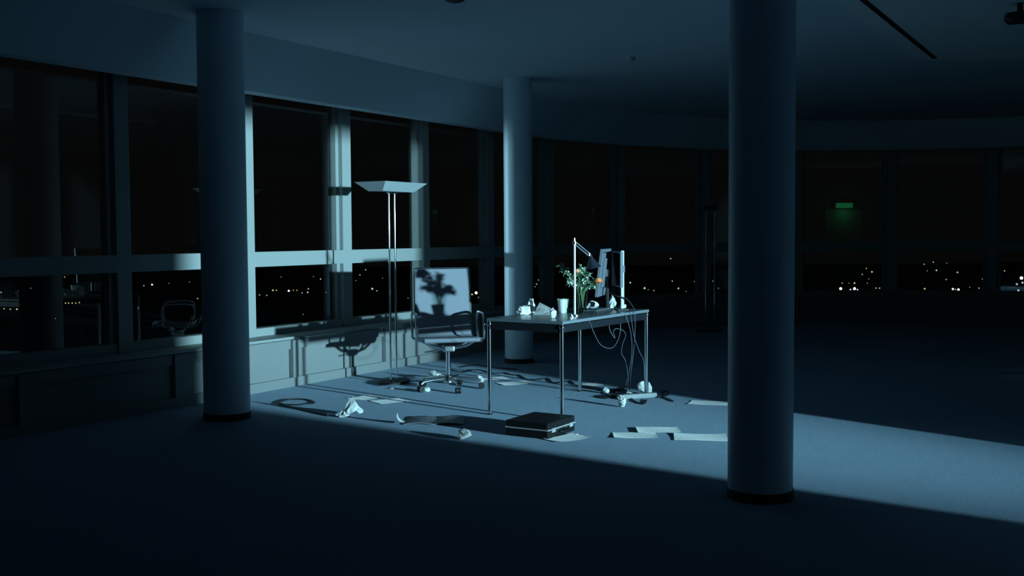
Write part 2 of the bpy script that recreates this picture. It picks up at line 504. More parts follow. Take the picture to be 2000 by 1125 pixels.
for s_ in (-1, 1):
    pts = [(s_ * (SW + .008), *q) for q in [(.255, .452), (.22, .475), (.05, .465), (-.12, .452), (-.19, .467), (-.238, .54), (-.265, .70), (-.29, .90), (-.33, 1.095)]]
    MB().tube(bez(pts, 5), .011, 8).build('side_rib', POLISH, chair, smooth=SM)
    ax = s_ * (SW + .055)
    loop = [(s_ * (SW + .01), .12, .455), (ax, .13, .47), (ax, .15, .52), (ax, .15, .63), (ax, .12, .685), (ax, .02, .695), (ax, -.10, .695), (ax, -.17, .67), (ax, -.18, .60), (ax, -.15, .50), (ax, -.12, .465), (s_ * (SW + .01), -.11, .45)]
    MB().tube(bez(loop, 4), .012, 10).build('armrest', POLISH, chair, smooth=SM)
    MB().tube([(s_ * .235, .10, .452), (s_ * .16, .05, .40), (s_ * .05, 0, .372)], .014, 8).build('seat_strut', POLISH, chair, smooth=SM)
    MB().tube([(s_ * .235, -.10, .445), (s_ * .16, -.06, .40), (s_ * .05, -.02, .372)], .014, 8).build('seat_strut', POLISH, chair, smooth=SM)
MB().box((0, 0, .372), (.10, .13, .055)).build('tilt_mechanism', POLISH, chair, bevel=.012)
MB().tube([(.05, 0, .36), (.22, .02, .345)], .006, 8).build('lever', CHROME, chair, smooth=SM)
MB().lathe([(.026, .11), (.026, .20), (.021, .20), (.021, .345)], n=18).build('gas_column', CHROME, chair, smooth=SM)
MB().lathe([(.02, .055), (.045, .065), (.045, .12), (.03, .14)], n=18).build('hub', POLISH, chair, smooth=SM)
for k in range(5):
    a = math.radians(72 * k + 25)
    d = Vector((math.cos(a), math.sin(a), 0))
    lg = MB().tube([d * .03 + Vector((0, 0, .10)), d * .16 + Vector((0, 0, .098)), d * .27 + Vector((0, 0, .088)), d * .295 + Vector((0, 0, .07))], [.020, .016, .013, .011], 10).build('base_leg', POLISH, chair, smooth=SM)
    s_ = d.cross(Vector((0, 0, 1)))
    cw = MB()
    for q in (-.013, .013):
        cw.tube([d * .30 + s_ * (q - .009) + Vector((0, 0, .028)), d * .30 + s_ * (q + .009) + Vector((0, 0, .028))], .028, 16)
    c_ = cw.build('caster', BLACKR, lg, smooth=SM)
    
# ------------------------------------------------------------------ floor lamps
def floor_lamp(p, label, rz, L, W_, top, dark=False, half=.045):
    t = thing('floor_lamp', label, 'floor lamp', p, rz)
    ob = MB(); n = 40
    ob.prism([(.19 * math.cos(2 * math.pi * k / n), .13 * math.sin(2 * math.pi * k / n)) for k in range(n)], 0, .022).build('base_plate', BLACKR, t, bevel=.004)
    for s_ in (-1, 1):
        MB().tube([(s_ * half, 0, .02), (s_ * half, 0, top - .09)], .0095, 18).build('pole', mat('lamp_pole_chrome', (.8, .82, .84), .075, metal=1., noise=(30, .02)), t, smooth=SM)
    MB().box((0, 0, top - .09), (.12, .035, .02)).build('pole_bracket', CHROME, t, bevel=.004)
    a, b, z1, z0 = L / 2, W_ / 2, top, top - .085
    k = .62
    v = [(-a, -b, z1), (a, -b, z1), (a, b, z1), (-a, b, z1), (-a * .74, -b * .45, z0), (a * .74, -b * .45, z0), (a * .74, b * .45, z0), (-a * .74, b * .45, z0)]
    vi = [(x * .97, y * .96, z + .008) for x, y, z in v[4:]]
    vo = [(x * .985, y * .975, z) for x, y, z in v[:4]]
    vv = v + vo + vi
    f = [(4, 5, 6, 7)[::-1]] + [(i, (i + 1) % 4, 4 + (i + 1) % 4, 4 + i) for i in range(4)] + [(i, 8 + i, 8 + (i + 1) % 4, (i + 1) % 4) for i in range(4)] \
        + [(8 + i, 12 + i, 12 + (i + 1) % 4, 8 + (i + 1) % 4) for i in range(4)] + [(12, 13, 14, 15)]
    MB().add(vv, f).build('lamp_shade', PLAST_D if dark else SHADE, t)
    return t
floor_lamp(at(769, 748), 'tall uplighter floor lamp with tray shade beside the window wall', math.atan2(DV.y, DV.x), .66, .36, 1.895)
MB_p = Vector((2.83, 15.35, 0))  # solid lamp added in place of a reflection in the far glass
floor_lamp(MB_p, 'twin thin chrome poles standing in for a lamp reflected in the far curved windows', 0, .20, .06, 1.80, True, .062)

# ------------------------------------------------------------------ briefcase
b0 = at(1070, 859); b1 = at(985, 851); b2 = at(1123, 841)
bxv = (b2 - b0); byv = (b1 - b0)
ang = math.atan2(bxv.y, bxv.x)
BL, BW, BH = bxv.length, byv.length, .112
case = thing('briefcase', 'black hard briefcase lying flat on the floor at the table corner', 'briefcase', b0, ang)
# local x along the latch side, y across
MB().box((BL / 2, BW / 2, .028), (BL, BW, .056)).build('lower_shell', LEATHER, case, bevel=.010)
MB().box((BL / 2, BW / 2, .066 + .022), (BL, BW, .046)).build('lid', LEATHER, case, bevel=.012)
MB().box((BL / 2, BW / 2, .0605), (BL + .006, BW + .006,   .009)).build('metal_trim', mat('pale_trim', (.55, .57, .58), .35, metal=.3, noise=(30, .05)), case, bevel=.002)
for x in (.07, BL - .07):
    lt = MB().box((x, -.005, .056), (.05, .012, .03)).build('latch', MATS['pale_trim'], case, bevel=.003)
    MB().box((x, -.013, .066), (.02, .006, .012)).build('latch_button', MATS['pale_trim'], lt, bevel=.002)
hd = MB().tube(bez([(BL / 2 - .06, -.002, .045), (BL / 2 - .058, -.03, .04), (BL / 2, -.038, .038), (BL / 2 + .058, -.03, .04), (BL / 2 + .06, -.002, .045)], 5), .008, 8).build('handle', LEATHER, case, smooth=SM)
for x in (-.06, .06):
    MB().box((BL / 2 + x, -.004, .045), (.02, .012, .018)).build('handle_mount', POLISH, hd, bevel=.002)
for x in (.0, BL):
    for y in (0, BW):
        pass

# ------------------------------------------------------------------ things on the table
def crumpled(p, sx, sy, sz, seed, label, material=PAPER, group='crumpled paper on the table', name='crumpled_paper', rz=0.):
    rnd = random.Random(seed)
    bm = bmesh.new()
    bmesh.ops.create_icosphere(bm, subdivisions=3, radius=1)
    ph = [Vector((rnd.gauss(0, 1), rnd.gauss(0, 1), rnd.gauss(0, 1))).normalized() for _ in range(16)]
    of = [rnd.uniform(.45, .95) for _ in ph]
    for v in bm.verts:
        d = v.co.normalized()
        r = 1.0
        for a, b in zip(ph, of):
            c_ = d.dot(a)
            if c_ > .25: r = min(r, b / c_)
        r += .10 * math.sin(9 * d.dot(ph[0]) + 5 * d.dot(ph[1])) + rnd.uniform(-.07, .07)
        v.co = d * r
    zs = [v.co.z for v in bm.verts]; z0 = min(zs); zr = max(zs) - z0
    for v in bm.verts:
        v.co = Vector((v.co.x * sx / 2, v.co.y * sy / 2, max(0, (v.co.z - z0) / zr * 1.06 - .06) * sz))
    me = bpy.data.meshes.new(name); bm.to_mesh(me); bm.free()
    me.materials.append(material)
    o = bpy.data.objects.new(name, me); COL.objects.link(o)
    o.location = p; o.rotation_euler.z = rz
    return tag(o, label, 'paper', group)

def sheet(p, rz, label, w_=.21, l_=.297, curl=.006, seed=0, peak=None, material=SHEET, group='paper sheets on the carpet', name='paper_sheet', z=0.002):
    """a sheet with slight curl; peak=(u,v,height,width) folds it up into a tent"""
    rnd = random.Random(seed); n = 7 if peak else 14; v = []
    a_, b_, c_, d_ = (rnd.uniform(0, 6) for _ in range(4))
    for j in range(n + 1):
        for i in range(n + 1):
            u, w2 = i / n, j / n
            h = curl * (1 + math.sin(a_ + 5 * u + 2 * w2)) * .5 + curl * .8 * (abs(u - .5) * 2) ** 4 * (1 + math.sin(b_ + 3 * w2)) + curl * .5 * (abs(w2 - .5) * 2) ** 4
            x, y = (u - .5) * w_, (w2 - .5) * l_
            if peak:
                dd = math.hypot((u - peak[0]) / peak[3], (w2 - peak[1]) / peak[3])
                h += peak[2] * max(0, 1 - dd) ** .9 * rnd.uniform(.8, 1.0) + rnd.uniform(0, peak[2] * .10)
                x += rnd.uniform(-.12, .12) * w_ * .6; y += rnd.uniform(-.12, .12) * l_ * .6
            v.append((x, y, h))
    f = [(j * (n + 1) + i, j * (n + 1) + i + 1, (j + 1) * (n + 1) + i + 1, (j + 1) * (n + 1) + i) for j in range(n) for i in range(n)]
    o = MB().add(v, f).build(name, material)
    o.location = (p.x, p.y, p.z + z); o.rotation_euler.z = rz
    md = o.modifiers.new('thickness', 'SOLIDIFY'); md.thickness = .0012; md.offset = 1
    return tag(o, label, 'paper', group)

# paper cup
cu = thing('paper_cup', 'white tapered paper cup standing between crumpled paper and the lamp pole', 'cup', at(1100, 611, THH))
MB().lathe([(.0, .002), (.032, .002), (.046, .112), (.0485, .112), (.0345, 0), (0, 0)], n=28).build('cup_wall', PAPER, cu, smooth=SM)
MB().lathe([(.046, .112), (.049, .115), (.051, .112), (.049, .109)], n=28, closed=True).build('rolled_rim', PAPER, cu, smooth=SM)
# crumpled paper and folded sheets, left of the cup
crumpled(at(1024, 615, THH), .14, .13, .075, 1, 'low crumpled paper at the far left end of the tabletop')
crumpled(at(1036, 611, THH), .09, .09, .12, 2, 'upright crumpled paper wad behind the low one on the left')
def tent(P, label, group, name='folded_sheet', material=PAPER):
    """a sheet folded over a ridge; P = base-front pair, ridge pair, base-back pair"""
    o0 = Vector((P[0].x, P[0].y, 0)); v = []; n = 5; rnd = random.Random(len(label))
    for k in range(2):
        A, B, C, D = P[2 * k], P[2 * k + 1], P[2 * k + 2], P[2 * k + 3]
        for j_ in range(n + 1):
            for i_ in range(n + 1):
                q = A.lerp(B, i_ / n).lerp(C.lerp(D, i_ / n), j_ / n)
                w_ = 4 * (j_ / n) * (1 - j_ / n)
                v.append(q - P[0] + Vector((0, 0, rnd.uniform(-.006, .006) * w_)))
    f = [(k * (n + 1) ** 2 + j_ * (n + 1) + i_, k * (n + 1) ** 2 + j_ * (n + 1) + i_ + 1, k * (n + 1) ** 2 + (j_ + 1) * (n + 1) + i_ + 1, k * (n + 1) ** 2 + (j_ + 1) * (n + 1) + i_) for k in range(2) for j_ in range(n) for i_ in range(n)]
    o = MB().add(v, f).build(name, material)
    o.location = P[0]
    md = o.modifiers.new('thickness', 'SOLIDIFY'); md.thickness = .0012; md.offset = 1
    return tag(o, label, 'paper', group)
_a, _b = at(1042, 615, THH + .002), at(1088, 617, THH + .002)
_r1, _r2 = atY(1054, 591, _a.y + .07), atY(1084, 606, _b.y + .06)
_c, _d = at(1044, 607, THH + .002), at(1088, 610, THH + .002)
tent([_a, _b, _r1, _r2, _c, _d], 'white sheet folded into a tent on the near side of the tabletop', 'crumpled paper on the table')
crumpled(at(1079, 622, THH), .065, .08, .085, 6, 'boxy crumpled paper at the near corner of the tabletop')
crumpled(at(1116, 625, THH) + Vector((0, 0, 0)), .042, .042, .045, 7, 'tiny bright paper ball on the near edge below the lamp pole')
crumpled(at(1157, 604, THH), .13, .10, .075, 8, 'crumpled paper right of the flower vase')
crumpled(at(1196, 603, THH), .08, .08, .12, 9, 'pointed crumpled paper between the two monitors')
crumpled(at(1217, 603, THH), .085, .06, .04, 10, 'flat crumpled paper at the foot of the thin monitor')
# tumbler and small glass jar
def tumbler(p, r, h, label):
    t = thing('drinking_glass', label, 'glass', p)
    MB().lathe([(0, .006), (r * .85, .006), (r, h), (r + .002, h), (r * .88 + .001, 0), (0, 0)], n=24).build('bowl', VGLASS, t, smooth=SM)
    MB().lathe([(r * 1.0, h), (r + .003, h), (r + .003, h + .003), (r, h + .003)], n=24, closed=True).build('rim', mat('glass_rim', (.8, .85, .85), .08, spec=1, metal=.6, noise=(5, .02)), t, smooth=SM)
    return t
tumbler(at(1158, 614, THH), .03, .055, 'small clear glass on the near edge right of the vase')
# small pens and clutter
kb = thing('keyboard', 'dark keyboard lying under papers near the monitors', 'keyboard', tp(.98, .24, THH), TA + .15)
MB().box((0, 0, .010), (.38, .14, .018)).build('body', PLAST_D, kb, bevel=.004)
for r in range(4):
    MB().box((0, -.045 + r * .03, .022), (.34, .024, .008)).build('key_row', PLAST_G, kb, bevel=.002)

# desk lamp: tall pole with jointed arm and cone shade
dl = at(1122.5, 617, THH)
lamp = thing('desk_lamp', 'tall chrome desk lamp with jointed arm and dark cone shade', 'desk lamp', dl)
MB().lathe([(.04, 0), (.04, .012), (.013, .018)], n=20).build('clamp_base', POLISH, lamp, smooth=SM)
PT = 1.365 - THH
MB().tube([(0, 0, .012), (0, 0, PT - .03)], .0095, 14).build('pole', mat('pole_white_metal', (.75, .78, .80), .35, metal=.5, noise=(20, .03)), lamp, smooth=SM)
MB().tube([(0, 0, PT - .03), (0, 0, PT + .005)], .005, 8).build('pole_tip', POLISH, lamp, smooth=SM)
J1 = Vector((0, 0, PT - .03)); J2 = atY(1150, 497, dl.y) - dl
MB().lathe([(0, -.018), (.016, -.012), (.016, .012), (0, .018)], J1, n=14).build('joint', POLISH, lamp, smooth=SM)
for q in (-.008, .008):
    o3 = Vector((q * .6, -.004, q))
    MB().tube([J1 + o3, J2 + o3], .0045, 8).build('arm_rod', BRUSH, lamp, smooth=SM)
MB().lathe([(0, -.016), (.015, -.011), (.015, .011), (0, .016)], J2, n=14).build('joint', POLISH, lamp, smooth=SM)
MB().tube([J2, J2 + Vector((.022, -.012, .004))], .009, 12).build('knob', POLISH, lamp, smooth=SM)
sh = MB().lathe([(.012, 0), (.016, -.025), (.062, -.105), (.064, -.105), (.018, -.023), (.014, .002)], n=28, closed=True).build('lamp_shade', mat('shade_dark_blue', (.016, .02, .03), .35, noise=(20, .05)), lamp, smooth=SM)
sh.location = J2 + Vector((.012, .01, -.008)); sh.rotation_euler = (0, math.radians(-14), 0)
MB().lathe([(0, -.025), (.014, -.03), (.022, -.06), (.014, -.085), (0, -.09)], n=14).build('bulb', PLAST_L, sh, smooth=SM)

# monitors at the far end of the table
def monitor(p, rz, tilt, W_, H_, z0, label, neck_back, stand_h, neck_w, neck_m):
    t = thing('monitor', label, 'monitor', p, rz)
    # local: screen faces -x, rear faces +x ; width along y
    def rot(v):
        c_, s_ = math.cos(tilt), math.sin(tilt)
        x, y, z = v; z -= z0
        return Vector((x * c_ + z * s_, y, -x * s_ + z * c_ + z0))
    def rb(c, sz, name, mt, par=t, bev=.003):
        c = Vector(c)
        ex, ey, ez = (rot(c + Vector((sz[0] / 2, 0, 0))) - rot(c - Vector((sz[0] / 2, 0, 0)))), Vector((0, sz[1], 0)), (rot(c + Vector((0, 0, sz[2] / 2))) - rot(c - Vector((0, 0, sz[2] / 2))))
        return MB().box(rot(c), ex, ey, ez).build(name, mt, par, bevel=bev)
    rb((0, 0, z0 + H_ / 2), (.025, W_, H_), 'housing', PLAST_G)
    rb((-.0135, 0, z0 + H_ / 2), (.004, W_ - .03, H_ - .03), 'screen', SCREEN, bev=0)
    rear = rb((.020, 0, z0 + H_ / 2), (.016, W_ * .55, H_ * .62), 'rear_cover', PLAST_G, bev=.008)
    for k in range(5):
        rb((.0135, -W_ * .36 + k * W_ * .18, z0 + H_ * .93), (.004, W_ * .10, .012), 'vent_slot', PLAST_D, rear, 0)
    rb((.042, 0, z0 + H_ * .5), (.03, .07, .06), 'hinge', PLAST_G)
    MB().box((neck_back, 0, stand_h / 2 + .005), (neck_w, .03, stand_h)).build('stand_neck', neck_m, t, bevel=.004)
    MB().box((neck_back - .012, 0, .008), (.09, .18, .016)).build('stand_base', PLAST_D, t, bevel=.005)
    return t
monitor(tp(1.15, .30), math.radians(-15), math.radians(7), .40, .40, .125, 'tilted monitor seen from its grey rear, next to the orange flower', .062, .33, .02, PLAST_D)
monitor(tp(1.25, .19), math.radians(6), 0, .36, .30, .20, 'second monitor turned edge-on with a bright upright stand', .042, .50, .026, PLAST_L)

# vase and flowers
vz = at(1137, 613, THH)
vase = thing('flower_vase', 'clear glass vase holding the bouquet on the tabletop', 'vase', vz)
MB().lathe([(0, .012), (.030, .012), (.034, .10), (.050, .205), (.053, .205), (.037, .10), (.034, 0), (0, 0)], n=28).build('glass_wall', VGLASS, vase, smooth=SM)
MB().lathe([(.0, .013), (.029, .013), (.0325, .09), (0, .09)], n=24).build('water', glass_mat('water_surface', 1.33, (.93, .97, .96)), vase, smooth=SM)
def leaf_mb(m_, p, d, L_, w_, mi=0):
    d = d.normalized(); s_ = d.cross(Vector((.3, .2, 1))).normalized() * w_ / 2; n_ = s_.cross(d).normalized() * L_ * .12
    v = [p, p + d * L_ * .45 + s_ + n_, p + d * L_, p + d * L_ * .45 - s_ + n_, p + d * L_ * .5 - n_ * .3]
    m_.add(v, [(0, 1, 4), (1, 2, 4), (2, 3, 4), (3, 0, 4)], mi)
def flower(px, py, dy, kind, label, seed):
    """one stem rising from the vase to the bloom seen at (px, py); dy shifts it in depth"""
    rnd = random.Random(seed)
    tip = atY(px, py, vz.y + dy) - vz
    foot = Vector((rnd.uniform(-.018, .018), rnd.uniform(-.018, .018), .02))
    mid = Vector((tip.x * .22, tip.y * .22, .20))
    pts = bez([foot, mid, mid.lerp(tip, .55) + Vector((tip.x * .03, 0, .015)), tip], 6)
    t = thing('flower', label, 'flower', vz, 0., 'flowers in the vase')
    MB().tube(pts, .0028, 6).build('stem', STEM, t, smooth=SM)
    lf = MB()
    for k in range(64):
        p_ = pts[rnd.randint(7, len(pts) - (5 if kind in ('orange', 'peach') else 1))]
        d = Vector((rnd.gauss(0, 1), rnd.gauss(0, 1), rnd.gauss(.3, .6)))
        leaf_mb(lf, p_, d, rnd.uniform(.03, .065), rnd.uniform(.016, .03))
    lf.build('leaves', LEAF, t)
    bl = MB()
    if kind in ('orange', 'peach'):
        R_ = .045 if kind == 'orange' else .032
        for ring, (n_, el, s_) in enumerate(((10, .1, 1.), (9, .6, .95), (7, 1.0, .85), (5, 1.35, .8))):
            for k in range(n_):
                a = 2 * math.pi * k / n_ + ring * .4
                d = Vector((math.cos(a) * math.cos(el), math.sin(a) * math.cos(el), math.sin(el)))
                leaf_mb(bl, tip - Vector((0, 0, R_ * .3)), d, R_ * 1.15 * s_, R_ * .9)
        bl.lathe([(0, -R_ * .5), (R_ * .5, -R_ * .3), (R_ * .7, 0), (R_ * .45, R_ * .5), (0, R_ * .6)], tip, n=12)
        bl.build('bloom', ORANGE if kind == 'orange' else PEACH, t)
    else:
        for k in range(26 if kind == 'spray' else 18):
            q = pts[max(0, len(pts) - 1 - rnd.randint(0, 9 if kind == 'spray' else 3))] + Vector((rnd.gauss(0, .014), rnd.gauss(0, .014), rnd.gauss(0, .010)))
            r = rnd.uniform(.004, .008)
            bl.lathe([(0, -r), (r * .9, -r * .4), (r, r * .3), (r * .5, r), (0, r * .8)], q, n=6)
        bl.build('blossoms', WHITEP, t)
flower(1168, 549, -.02, 'orange', 'round orange bloom leaning out to the right of the bouquet', 11)
flower(1127, 530, -.02, 'peach', 'peach bloom behind the desk lamp pole', 12)
flower(1097, 521, .0, 'spray', 'long white sprig reaching out to the upper left', 13)
flower(1137, 523, .03, 'white', 'white blossom cluster at the top of the bouquet', 14)
flower(1112, 550, -.03, 'spray', 'short white sprig at the left of the bouquet', 15)
flower(1146, 541, -.03, 'spray', 'leafy sprig in the middle of the bouquet', 16)
flower(1158, 560, .05, 'white', 'low leafy stem beneath the orange bloom', 17)
flower(1128, 558, .06, 'white', 'low leafy stem at the back of the bouquet', 18)

# cables
def cable(pts, r, label, material=CABLE, group='cables around the table'):
    o = MB().tube(bez(pts, 6), r, 7).build('cable', material, smooth=SM)
    return tag(o, label, 'cable', group)
YE = lambda x: 8.9
def hang(pix, label, Y=None, z_first=True, mt=CABLE_L, r=.0028):
    pts = []
    for q in pix:
        pts.append(atY(q[0], q[1], q[2]))
    return cable(pts, r, label, mt)
# table right edge lies from near corner (y 7.96) to far corner (y 9.19)
e1 = tp(.25, .02); e2 = tp(.98, -.015)
hang([(1137, 611, 8.55), (1147, 617, 8.33), (1151, 627, 8.31), (1160, 650, 8.33), (1172, 672, 8.40), (1187, 680, 8.52), (1200, 676, 8.62), (1210, 655, 8.72), (1212, 630, 8.76), (1209, 612, 8.80), (1205, 607, 8.88)], 'grey cable sagging in a wide loop below the table edge')
hang([(1193, 611, 8.78), (1192, 618, 8.66), (1190, 640, 8.66), (1196, 654, 8.68), (1201, 660, 8.70), (1198, 648, 8.72), (1203, 642, 8.74), (1216, 645, 8.80), (1222, 655, 8.84), (1216, 672, 8.86), (1214, 690, 8.88), (1222, 706, 8.92), (1226, 735, 9.0), (1222, 752, 9.05)], 'grey cable curling into a small hook under the table')
def drop(pix, fx, fy, label, mt=CABLE_L, r=.0028):
    pts = [atY(*q) for q in pix]
    g = at(fx, fy, .006)
    pts.append(g)
    pts.append(g + Vector((-.10, .03, 0)))
    return cable(pts, r, label, mt)
drop([(1216, 607, 8.86), (1222, 617, 8.80), (1232, 650, 8.83), (1234, 690, 8.88), (1228, 730, 8.95)], 1222, 768, 'leftmost straight cable dropping from table to floor')
drop([(1236, 606, 8.95), (1240, 616, 8.90), (1240, 650, 8.92), (1237, 690, 8.96), (1232, 730, 9.0)], 1228, 765, 'middle cable dropping from the table beside the far leg')
drop([(1228, 606, 8.92), (1232, 616, 8.87), (1238, 655, 8.9), (1248, 685, 8.95), (1257, 705, 8.98), (1258, 735, 9.0)], 1257, 770, 'cable bending outward towards the far right leg')
cable([atY(1192, 572, 9.15), atY(1204, 578, 9.1), atY(1225, 585, 9.08), atY(1238, 603, 9.06), tp(1.28, .06) + Vector((0, 0, .004))], .006, 'thick cable arching from the monitor back to the tabletop', CABLE)
def floorcable(pix, label, r=.005, z=.005):
    return cable([at(x, y, z) for x, y in pix], r, label, CABLE, 'cables on the carpet')
floorcable([(880, 722), (905, 727), (925, 722), (945, 724), (963, 729), (985, 728), (1000, 732), (1015, 733), (1030, 741), (1052, 741), (1070, 739), (1078, 746), (1090, 748), (1112, 744), (1122, 750)], 'long wavy black cable across the carpet behind the table')
floorcable([(1130, 753), (1150, 758), (1172, 762), (1192, 766), (1210, 762), (1222, 755)], 'black cable winding towards the far right table leg')
floorcable([(1160, 774), (1180, 778), (1205, 776), (1230, 777), (1243, 785), (1258, 789), (1264, 780)], 'black cable looping in front of the power strip')
floorcable([(1284, 776), (1296, 774), (1306, 770), (1300, 764), (1292, 768), (1298, 776), (1308, 780), (1316, 784)], 'black cable coil at the right end of the power strip', r=.006)
floorcable([(1195, 762), (1185, 768), (1196, 774), (1216, 771), (1224, 764), (1212, 759), (1198, 764), (1204, 772)], 'tangled black cable beneath the hanging cables', r=.007)
floorcable([(900, 717), (930, 713), (950, 716), (975, 719), (1010, 721)], 'black cable close to the far column base')
floorcable([(543, 789), (549, 784), (562, 780.5), (580, 779.5), (598, 780.5), (610, 783.5), (614, 786.5), (604, 789), (585, 790.5), (565, 790.5), (550, 789.5), (548, 788), (570, 795), (605, 804), (640, 812)], 'thin black tube lying in an oval loop by the left column', r=.007)  # dark tube tracing an oval ring on the carpet
# power strip
p0 = at(1208, 781); p1 = at(1283, 776)
ps = thing('power_strip', 'pale power strip on the carpet behind the table leg', 'power strip', p0, math.atan2((p1 - p0).y, (p1 - p0).x))
LL = (p1 - p0).length
MB().box((LL / 2, .02, .02), (LL, .05, .04)).build('body', mat('strip_plastic', (.30, .32, .33), .5, noise=(20, .04)), ps, bevel=.006)
for k in range(4):
    MB().lathe([(.018, .040), (.018, .0425), (.014, .0425), (.012, .0405), (0, .0405)], (LL * (.2 + .2 * k), .02, 0), n=16).build('socket', PLAST_G, ps, smooth=SM)
# crumpled paper on the floor
G2 = 'crumpled paper on the carpet'
crumpled(at(1259, 771), .15, .12, .125, 21, 'largest crumpled paper, against the far right table leg', group=G2)
crumpled(at(1215, 795), .085, .08, .10, 22, 'crumpled paper ball at the left end of the power strip', group=G2)
crumpled(at(1183, 769), .085, .07, .06, 23, 'crumpled paper lying among the cables left of the power strip', group=G2)
crumpled(at(1228, 773), .07, .05, .04, 29, 'small crumpled paper just behind the power strip', group=G2)
crumpled(at(907, 858), .12, .10, .075, 24, 'crumpled paper nearest the camera, left of the briefcase', group=G2)
crumpled(at(671, 814), .13, .10, .05, 25, 'low crumpled paper at the edge of the light by the black loop', group=G2)
o = sheet(at(687, 813), .3, 'upright peaked sheet of crumpled paper near the left column', .16, .14, .01, 26, (.55, .45, .15, .55), PAPER, G2, 'crumpled_paper')
crumpled(at(938, 750), .09, .08, .085, 27, 'crumpled paper right of the chair base beside a table leg', group=G2)
o = sheet(at(848, 741), 1.1, 'folded white paper standing behind the chair base', .16, .15, .01, 28, (.45, .5, .09, .7), PAPER, G2, 'crumpled_paper')
crumpled(at(834, 765), .07, .06, .04, 31, 'small crumpled paper by the left chair caster', group=G2)
crumpled(at(766, 760), .045, .03, .012, 32, 'scrap of white paper in front of the floor lamp base', group=G2)
crumpled(at(1124, 850), .04, .03, .012, 33, 'scrap of white paper right of the briefcase', group=G2)
# sheets
def ang_of(ax, ay, bx_, by_):
    d = at(bx_, by_) - at(ax, ay)
    return math.atan2(d.y, d.x)
sheet(at(1240, 851), ang_of(1198, 862, 1285, 862), 'white sheet on the carpet, left one of the pair before the near column', .30, .21, .0025, 41)
sheet(at(1285, 842), ang_of(1240, 850, 1325, 850), 'white sheet on the carpet, overlapping behind the left one of the pair', .30, .21, .0025, 42, z=.008)
sheet(at(1368, 855), ang_of(1315, 860, 1420, 862), 'white sheet on the carpet touching the near column in view', .36, .25, .003, 43)
sheet(at(1385, 788), ang_of(1340, 792, 1420, 796), 'white sheet on the carpet at the far edge of the light strip', .32, .21, .0025, 44)
sheet(at(1108, 857), ang_of(1070, 862, 1140, 850), 'white sheet on the carpet in front of the briefcase latches', .28, .18, .005, 45)
sheet(at(762, 784), ang_of(735, 793, 800, 786), 'white sheet on the carpet in front of the floor lamp', .28, .21, .0025, 46)
sheet(at(712, 778), ang_of(690, 782, 740, 774), 'white sheet on the carpet nearest the window wall', .25, .18, .004, 47)
sheet(at(1005, 749), ang_of(965, 757, 1040, 752), 'white sheet on the carpet under the table', .30, .20, .0025, 48)
sheet(at(965, 740), ang_of(940, 742, 1000, 738), 'white sheet on the carpet between chair and table', .27, .19, .0025, 49)
sheet(at(1150, 752), ang_of(1130, 755, 1180, 752), 'white sheet on the carpet behind the far left table leg', .24, .16, .0025, 50)
# magazine with a curled corner left of the briefcase
mg = thing('magazine', 'dark magazine lying open with a curled corner, in the briefcase shadow', 'magazine', at(850, 823), ang_of(800, 828, 890, 828))
v = []; n = 12
for j in range(n + 1):
    for i in range(n + 1):
        u, q = i / n, j / n
        v.append(((u - .5) * .44, (q - .5) * .30, .006 + .03 * math.exp(-((u - .5) / .13) ** 2) * 0 + .012 * math.sin(math.pi * min(1, u * 2 if u < .5 else (1 - u) * 2))))
f = [(j * (n + 1) + i, j * (n + 1) + i + 1, (j + 1) * (n + 1) + i + 1, (j + 1) * (n + 1) + i) for j in range(n) for i in range(n)]
pg = MB().add(v, f).build('pages', mat('magazine_print', (.20, .22, .24), .5, noise=(12, .6)), mg)
md = pg.modifiers.new('thickness', 'SOLIDIFY'); md.thickness = .006; md.offset = -1
cv = []
for j in range(6):
    for i in range(9):
        a = i / 8 * 1.9
        cv.append((-.22 - .05 * math.sin(a), -.14 + j * .018 * (1 - i / 14), .014 + .05 * (1 - math.cos(a))))
f = [(j * 9 + i, j * 9 + i + 1, (j + 1) * 9 + i + 1, (j + 1) * 9 + i) for j in range(5) for i in range(8)]
cc = MB().add(cv, f).build('curled_corner', PAPER, mg)
md = cc.modifiers.new('thickness', 'SOLIDIFY'); md.thickness = .001

# ------------------------------------------------------------------ night city outside
GZ = -22.0
tag(MB().box((0, 420, GZ - .5), (2400, 780, 1)).build('ground', GROUND), kind='structure')
def lamp_mat(name, c, s):
    return mat(name, (.1, .1, .1), .5, emis=c, estr=s)
CL = {'w': lamp_mat('city_white', (1, .95, .75), 2.0), 'g': lamp_mat('city_green', (.55, 1, .62), .8),
      'c': lamp_mat('city_cool', (.6, .85, 1), .7), 'o': lamp_mat('city_orange', (1, .62, .15), .7), 'y': lamp_mat('city_yellow', (.85, .95, .45), .8)}
POLE = mat('lamp_post', (.02, .02, .02), .7, noise=(2, .1))
NAMES = {'w': 'white', 'g': 'green', 'c': 'cool blue', 'o': 'orange', 'y': 'yellow'}
def zone(x):
    if x < 380: return 'left of the left column'
    if x < 670: return 'past the left column'
    if x < 985: return 'behind floor lamp and chair'
    if x < 1425: return 'behind the table'
    return 'right of the near column'
